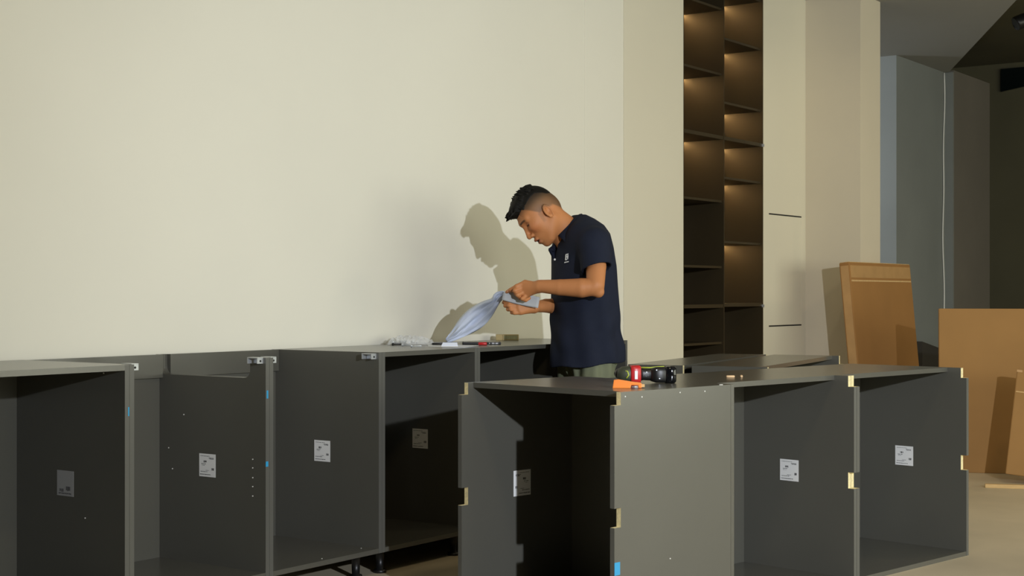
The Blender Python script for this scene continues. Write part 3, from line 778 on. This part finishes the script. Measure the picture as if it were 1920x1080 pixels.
# ------------------------------------------------------------------ papers in his hands
def loft(rows, th, name, m, label, cat):
    """rows: list of lists of points; double-skinned sheet with real thickness"""
    nr, nc = len(rows), len(rows[0]); P_ = np.array(rows, float)
    du = np.gradient(P_, axis=0); dv = np.gradient(P_, axis=1); nn = np.cross(du, dv); nn /= np.linalg.norm(nn, axis=2, keepdims=True) + 1e-9
    A = (P_ + nn * th / 2).reshape(-1, 3); B = (P_ - nn * th / 2).reshape(-1, 3); n_ = nr * nc
    fs = []
    for i in range(nr - 1):
        for j in range(nc - 1):
            a = i*nc+j; fs.append((a, a+1, a+nc+1, a+nc)); fs.append((n_+a, n_+a+nc, n_+a+nc+1, n_+a+1))
    rim = [j for j in range(nc)] + [i*nc+nc-1 for i in range(1, nr)] + [(nr-1)*nc+j for j in range(nc-2, -1, -1)] + [i*nc for i in range(nr-2, 0, -1)]
    for k in range(len(rim)):
        a, b = rim[k], rim[(k+1) % len(rim)]; fs.append((a, n_+a, n_+b, b))
    o = MB().add(np.concatenate([A, B]), fs, 0, True).build(name, m, None); o.location = MSH; tag(o, label, cat); return o
# ------------------------------------------------------------------ cardboard
def carton(name, label, loc, rot, W, D, H, lean, m, group=None, tapes=True):
    c = thing(name, label, 'cardboard box', loc, rot, group)
    c.rotation_euler = (-lean, 0, rot)
    MB().box(0, W, 0, D, 0, H).build('carton_body', m, c, bevel=.006)
    if tapes:
        MB().box(.012, W - .012, -.0012, 0, H - .10, H - .02).build('packing_tape', M['packtape'], c)
        MB().box(.012, W - .012, -.0016, 0, H - .125, H - .115).build('crease', M['card_edge'], c)
        MB().box(-.001, .0, .008, D - .008, .02, H - .02).build('packing_tape', M['packtape'], c)
        f = MB(); f.box(.004, W - .004, .004, D * .46, H, H + .004); f.box(.004, W - .004, D * .54, D - .004, H, H + .0035); f.build('top_flap', M['card_edge'], c)
    return c
carton('flat_carton', 'tall brown flat carton leaning on the beige column', rowp(9.14, 3.655), ROW, 1.10, .07, 1.29, R(5.4), M['card'])
lean2 = carton('flat_carton', 'big plain tan cardboard sheet box standing behind the island', (2.585, 9.02, 0), R(-14), 1.3, .06, .99, R(2), M['card_b'], tapes=False)
sm = carton('small_carton', 'narrow taped brown carton leaning at the right edge of the frame', (2.805, 8.47, 0.0), R(-20), .5, .09, .60, R(7), M['card_b'], tapes=False)
MB().box(.006, .494, -.0012, 0, .47, .476).build('crease', M['card_edge'], sm); MB().box(.0, .03, -.0012, 0, .585, .598).build('packing_tape', M['packtape'], sm)
sm.rotation_euler = (R(-7), R(6), R(-20)); sm.location.z = .055
st = MB().box(0, .75, 0, .035, 0, .02).build('timber_strip', M['wood'], None, bevel=.002)
tag(st, 'thin pine strip lying on the floor before the cartons', 'wood strip'); placed(st, (2.63, 8.28, 0), R(-14))

# ------------------------------------------------------------------ far passage things
cb_ = MB(); pts = []
for k in range(40):
    z = 3.09 - k * .062; pts.append(rowp(13.33 + .012 * math.sin(k * .45) + .015 * math.sin(k * .17 + 1), 4.60, z))
o = cb_.tube(pts, .007, 8).build('hanging_cable', M['white_plastic']); tag(o, 'white cable hanging down the far grey wall', 'cable')
pl = MB().prism([(12.5, 0), (13.38, 0), (13.38, .53), (12.5, .67)], 4.5, 4.605, 'xz').build('low_panel', M['dark_wall']); pl.rotation_euler = (0, 0, ROW)
tag(pl, 'low dark grey panel at the foot of the far grey wall', 'panel')
tl = thing('track_spotlight', 'black ceiling spotlight at the upper right edge of the frame', 'spotlight', (3.98, 11.5, 3.52))
MB().tube([(0, 0, 0), (0, 0, -.30)], .012, 10).build('stem', M['plastic_black'], tl)
MB().tube([(-.10, -.02, -.36), (-.095, -.02, -.357), (.12, .02, -.27), (.125, .02, -.268)], [.05, .055, .055, .045], 18).build('lamp_head', M['plastic_black'], tl)
MB().box(-.06, .06, -.03, .03, -.02, 0).build('mount', M['plastic_black'], tl)
wd = struct('window_4', MB().prism([(3.4, 3.46), (4.86, 3.46), (4.86, 3.22), (3.4, 3.44)], 15.86, 15.898, 'yz'), M['glass_dark'], ROW, 'dark stairwell window high on the end wall')

# ------------------------------------------------------------------ things on the worktop
TZ = RZ + RH
def rowthing(name, label, cat, s, v, rot=0.0, z=TZ):
    return thing(name, label, cat, rowp(s, v, z), ROW + rot)
def pxrow(px, v):                       # where a line of sight crosses the worktop depth v
    t = (px - 960) / 2793; Y = v / (V.y + V.x * t); return Y * (t * U.x + U.y)
# flat white sheet
def sheet(name, label, pts, z=.0004, m='paper', th=.0005, cat='paper'):
    o = MB().prism(pts, z, z + th, 'xy').build(name, M[m]); tag(o, label, cat); placed(o, (0, 0, TZ), ROW); return o
M['paper'] = mat('white_paper', (226, 228, 232), 0.6, var=0.02)
M['paper_blue'] = mat('drawing_paper', (206, 214, 232), 0.6, var=0.03, scale=20)
M['paper_shaded'] = mat('shaded_paper', (178, 181, 184), 0.6, var=0.02)  # shade on the held sheet is put into this greyer paper colour
M['bag'] = mat('clear_bag', (236, 238, 238), 0.15, var=0.02, alpha=0.32)
M['red'] = mat('red_plastic', (186, 34, 36), 0.35, var=0.04)
M['orange'] = mat('orange_plastic', (255, 142, 52), 0.4, var=0.04)
M['drill_grey'] = mat('dark_green_grey_plastic', (58, 62, 48), 0.5, var=0.15, scale=30)
M['lime'] = mat('lime_trim', (176, 190, 70), 0.5)
M['kraft'] = mat('kraft_box', (176, 156, 108), 0.7, var=0.06)
M['amber'] = mat('amber_tape', (150, 150, 118), 0.25, var=0.25, scale=40)
M['screen'] = mat('phone_glass', (14, 15, 18), 0.08, var=0.05)

sheet('paper_sheet', 'white instruction sheet lying flat by the plastic bag', [(5.16, 4.10), (4.92, 3.90), (4.90, 3.70), (5.14, 3.80)])
ph = rowthing('smartphone', 'black smartphone lying on the worktop beside the papers', 'phone', 5.295, 3.90, R(-52))
MB().box(-.085, .085, -.04, .04, .0, .011).build('phone_case', M['plastic_black'], ph, bevel=.004)
MB().box(-.078, .078, -.035, .035, .0108, .0116).build('screen', M['screen'], ph)
for x in (.03, .05, .066): MB().box(x - .006, x + .006, -.0408, -.039, .003, .008).build('side_button', M['alu'], ph)
mk = rowthing('red_marker', 'short red marker cap in front of the phone', 'marker', 5.16, 3.79, R(-50))
MB().tube([(-.022, 0, .008), (-.020, 0, .008), (.012, 0, .008), (.014, 0, .008)], [.005, .007, .007, .006], 14).build('cap', M['red'], mk)
MB().tube([(.014, 0, .008), (.024, 0, .008)], [.005, .004], 12).build('tip', M['plastic_black'], mk)
pn = rowthing('black_pen', 'short black pen on the white sheet', 'pen', 5.09, 3.965, R(-50))
pn.location.z += .001
MB().tube([(-.04, 0, .005), (-.038, 0, .005), (.02, 0, .005), (.022, 0, .005)], [.0035, .005, .005, .0035], 10).build('barrel', M['plastic_black'], pn)
MB().tube([(.024, 0, .005), (.04, 0, .005)], [.0045, .004], 10).build('cap', M['plastic_black'], pn)
pk = rowthing('paper_stack', 'small stack of folded blue-white leaflets below the lifted drawing', 'paper', 5.00, 3.85, R(-53))
pk.location.z += .001
for i in range(4):
    MB().box(-.035 + .002 * i, .035 - .001 * i, -.03, .03, .004 * i, .004 * i + .0036).build('leaflet', M['paper_blue' if i % 2 else 'paper'], pk)
cd = rowthing('grey_card', 'thin grey card edge left of the leaflet stack', 'card', 5.235, 4.10, R(-54)); cd.location.z += .001
MB().box(-.03, .03, -.02, .02, 0, .006).build('card', M['alu'], cd, bevel=.001)
tb = rowthing('tape_box', 'small kraft box with a clear window standing by the wall', 'box', 5.85, 4.155, R(-54))
MB().box(-.055, -.022, -.02, .02, 0, .027).build('box_end', M['kraft'], tb, bevel=.002)
MB().box(-.022, .055, -.022, .02, 0, .027).build('box_body', M['kraft'], tb, bevel=.002)
MB().box(-.016, .050, -.0235, -.022, .004, .023).build('window_film', M['amber'], tb)
# clear plastic bag of fittings: crumpled film over small metal pieces
bg = rowthing('fittings_bag', 'crumpled clear plastic bag of small fittings on the worktop', 'plastic bag', 5.05, 4.12, R(-50))
rb = random.Random(5); nx, ny = 22, 10
for lay in range(2):
    vs = []; fs = []
    for j in range(ny):
        for i in range(nx):
            a = i / (nx - 1) * 2 - 1; b = j / (ny - 1) * 2 - 1
            e_ = max(0, 1 - a * a) * max(0, 1 - b * b)
            z = .002 + (.036 * e_ ** .5 + rb.uniform(-.009, .009) * (e_ > .02)) * (1 if lay == 0 else .12)
            vs.append((a * .085 + rb.uniform(-.004, .004) + (.05 if a > .4 else 0) * (a - .4), b * .05 + rb.uniform(-.004, .004), max(.001, z)))
    for j in range(ny - 1):
        for i in range(nx - 1): fs.append((j*nx+i, j*nx+i+1, (j+1)*nx+i+1, (j+1)*nx+i))
    MB().add(vs, fs).build('bag_film', M['bag'], bg, fix=False)
for i in range(16):
    x, y = rb.uniform(-.07, .05), rb.uniform(-.03, .03); an = rb.uniform(0, 3.1); l = rb.uniform(.010, .018)
    MB().tube([(x, y, .007 + .004 * (i % 3)), (x + l * math.cos(an), y + l * math.sin(an), .007 + .004 * (i % 3))], .0035, 8).build('screw', M['steel'] if i % 3 else M['plastic_black'], bg)
for s, v, an in ((4.585, 4.04, -.6), (4.60, 4.13, -1.2), (4.68, 3.92, -.9)):
    f = rowthing('loose_screw', {4.585: 'bright loose screw left of the fittings bag', 4.60: 'dark loose fitting at the left end of the bag', 4.68: 'long shiny screw in front of the fittings bag'}[s], 'screw', s + {4.585: .33, 4.60: .36, 4.68: .15}[s], v, an)
    MB().tube([(0, 0, .005), (.004, 0, .005), (.0041, 0, .005), (.04, 0, .005), (.046, 0, .005)], [.006, .006, .0028, .0028, .0006], 10).build('shank', M['steel'] if s != 4.60 else M['plastic_black'], f)
    MB().tube([(-.003, 0, .005), (0, 0, .005)], [.004, .006], 10).build('head', M['steel'] if s != 4.60 else M['plastic_black'], f)

# ------------------------------------------------------------------ things on the island
ITZ = IH
def pxpt(px, py, z):                    # point on a level surface of height z
    Y = (HC - z) * 2793 / (py - 552); return Vector(((px - 960) / 2793 * Y, Y, z))
dr = thing('cordless_drill', 'red and black cordless drill lying on the island cabinet', 'drill', (0.450, 5.10, ITZ), R(3))
dr.scale = (.83, .83, .83)
# handle along +x to the battery on the right; motor head left, pointing towards the viewer's left
def rings(mb, secs, n=20, mi=0):
    """superelliptic sections along x: (x, cy, cz, ry, rz, power)"""
    vs = []; fs = []
    for x, cy, cz, ry, rz, p in secs:
        for k in range(n):
            a = 2 * math.pi * k / n; c, s = math.cos(a), math.sin(a)
            vs.append((x, cy + ry * math.copysign(abs(c) ** (2 / p), c), cz + rz * math.copysign(abs(s) ** (2 / p), s)))
    m = len(secs)
    for i in range(m - 1):
        for k in range(n): fs.append((i*n+k, i*n+(k+1) % n, (i+1)*n+(k+1) % n, (i+1)*n+k))
    mb.add(vs, fs, mi, True); o = len(mb.v) - len(vs)
    mb.f.append(tuple(o + k for k in reversed(range(n)))); mb.m.append(mi); mb.s.append(True)
    mb.f.append(tuple(o + (m-1)*n + k for k in range(n))); mb.m.append(mi); mb.s.append(True)
    return mb
rings(MB(), [(-.108, 0, .036, .012, .014, 2), (-.104, 0, .036, .024, .024, 2.2), (-.09, 0, .036, .033, .032, 2.4), (-.06, 0, .036, .036, .035, 2.6), (-.052, 0, .036, .034, .034, 2.6)]).build('motor_head', M['drill_grey'], dr)
rings(MB(), [(-.056, 0, .037, .036, .0365, 4), (-.052, 0, .037, .038, .037, 5), (-.018, 0, .037, .036, .037, 5), (-.014, 0, .037, .033, .034, 4)]).build('red_housing', M['red'], dr)
MB().box(-.041, -.029, -.0395, -.037, .018, .052).build('sticker', M['label'], dr)
rings(MB(), [(-.018, 0, .036, .026, .028, 2.6), (.0, 0, .036, .021, .024, 2.6), (.03, 0, .035, .021, .025, 2.6), (.05, 0, .034, .025, .029, 3)]).build('grip', M['plastic_black'], dr)
rings(MB(), [(.03, -.001, .035, .024, .027, 3.4), (.052, -.001, .034, .029, .033, 3.4), (.088, -.001, .034, .031, .0335, 3.6), (.09, -.001, .034, .029, .031, 3.6)]).build('handle_foot', M['plastic_black'], dr)
rings(MB(), [(.09, 0, .035, .031, .0335, 5), (.093, 0, .035, .034, .035, 5), (.126, 0, .035, .034, .035, 5), (.132, 0, .035, .03, .031, 4)]).build('battery', M['screen'], dr)
MB().tube([(-.012, 0, .064), (.03, 0, .063), (.055, -.002, .066), (.086, -.002, .0675)], .003, 8).build('lime_trim', M['lime'], dr)
ch = MB(); ch.tube([(-.085, .02, .036), (-.09, .05, .036), (-.092, .058, .036), (-.094, .085, .036), (-.096, .095, .036)], [.026, .024, .021, .018, .008], 18); ch.build('chuck', M['plastic_black'], dr)
MB().tube([(-.083, -.026, .052), (-.07, -.033, .05), (-.066, -.036, .035), (-.075, -.034, .022)], .003, 8).build('belt_clip', M['lime'], dr)
for x, z in ((.01, .046), (.05, .055), (.062, .02)): MB().tube([(x, -.024 if x < .04 else -.033, z), (x, -.018, z)], .0025, 8).build('screw', M['steel'], dr)
# orange clip tool
oc = thing('orange_clip', 'small orange plastic clip beside the drill', 'clip', (0.374, 4.83, ITZ), R(-3))
og = MB().prism([(-.048, 0), (-.044, .026), (-.03, .028), (.02, .020), (.040, .018), (.046, .016), (.046, .001), (.036, .001), (.034, .010), (.012, .010), (.010, .0)], -.014, .014, 'xz').build('clip_body', M['orange'], oc, bevel=.002)
MB().box(.044, .056, -.008, .008, .003, .013).build('clip_tip', M['card_edge'], oc, bevel=.002)
MB().tube([(.014, -.010, .004), (.034, -.010, .004)], .003, 8).build('spring', M['steel'], oc)
for k, (p, an, l, nm) in enumerate((((0.795, 5.42, ITZ + .0045), .05, .030, 'beech dowel lying on the island top'), ((0.838, 5.44, ITZ + .0045), 1.45, .03, 'beech dowel seen end-on on the island top'))):
    d = MB(); d.tube([(-l/2, 0, 0), (-l/2 + .002, 0, 0), (l/2 - .002, 0, 0), (l/2, 0, 0)], [.003, .0045, .0045, .003], 12)
    o = d.build('wooden_dowel', M['dowel']); tag(o, nm, 'dowel', 'wooden dowels on the island'); placed(o, p, an)
chp = MB().box(-.006, .006, -.003, .003, 0, .002).build('plastic_chip', M['white_plastic'], None, bevel=.0006); tag(chp, 'tiny white plastic chip near the island edge', 'chip'); placed(chp, (0.70, 4.99, ITZ), .2)
# sheet held between both hands, seen at a flat angle
rows = []
for i in range(9):
    a = i / 8
    rows.append([])
    for j in range(13):
        b = j / 12
        x = (945 + (1012.5 - 945) * b) * (1 - a) + (941.5 + (1009 - 941.5) * b) * a
        y = (547 + 10.5 * b - 2.0 * math.sin(b * 3.14)) * (1 - a) + (562 + 15.5 * b + 1.5 * math.sin(b * 3.14)) * a
        rows[-1].append(MP(x, y, 6.416 + .006 * a + .003 * math.sin(b * 3.14)))
loft(rows, .0012, 'held_sheet', M['paper_shaded'], 'shaded white sheet held between the two hands of the man', 'paper')
# long crumpled sheet running from the hands down to the worktop
spine = [(948, 551, 6.425, 6), (934, 556, 6.45, 11), (931, 565, 6.475, 7), (921, 573, 6.51, 13), (908, 583, 6.57, 18.5), (893, 595, 6.59, 21.5), (880, 606, 6.60, 20), (867, 618, 6.61, 15.5), (855, 628, 6.61, 10), (846, 634, 6.62, 7), (838, 638.5, 6.63, 3)]
sp_ = np.array(spine, float); tt_ = np.linspace(0, len(spine) - 1, 41); k_ = np.arange(len(spine))
sp2 = np.stack([np.interp(tt_, k_, sp_[:, c]) for c in range(4)], 1)
for _ in range(6): sp2[1:-1] = (sp2[:-2] + 2 * sp2[1:-1] + sp2[2:]) / 4
spine = [tuple(r) for r in sp2]
rows = []
for i, (x, y, Y, wd_) in enumerate(spine):
    x0_, y0_ = spine[max(0, i - 1)][:2]; x1_, y1_ = spine[min(len(spine) - 1, i + 1)][:2]
    tx, ty = x1_ - x0_, y1_ - y0_; L = math.hypot(tx, ty); nx_, ny_ = -ty / L, tx / L
    r = []
    for j in range(19):
        b = j / 18 * 2 - 1
        tri = lambda q: 2 / math.pi * math.asin(math.sin(q))
        crease = .016 * tri(b * 4.5 + i * .10) + .008 * tri(b * 10 - i * .16) + .004 * tri(b * 23 + i * .5) + .030 * b * b
        r.append(MP(x - nx_ * b * wd_ * -1, y - ny_ * b * wd_ * -1 + 1.0 * math.sin(b * 9 + i * .25), Y + crease * min(1, wd_ / 12) - .02 * b))
    rows.append(r)
loft(rows, .001, 'crumpled_sheet', M['paper_blue'], 'crumpled blue-white sheet hanging from the hands down to the worktop', 'paper')
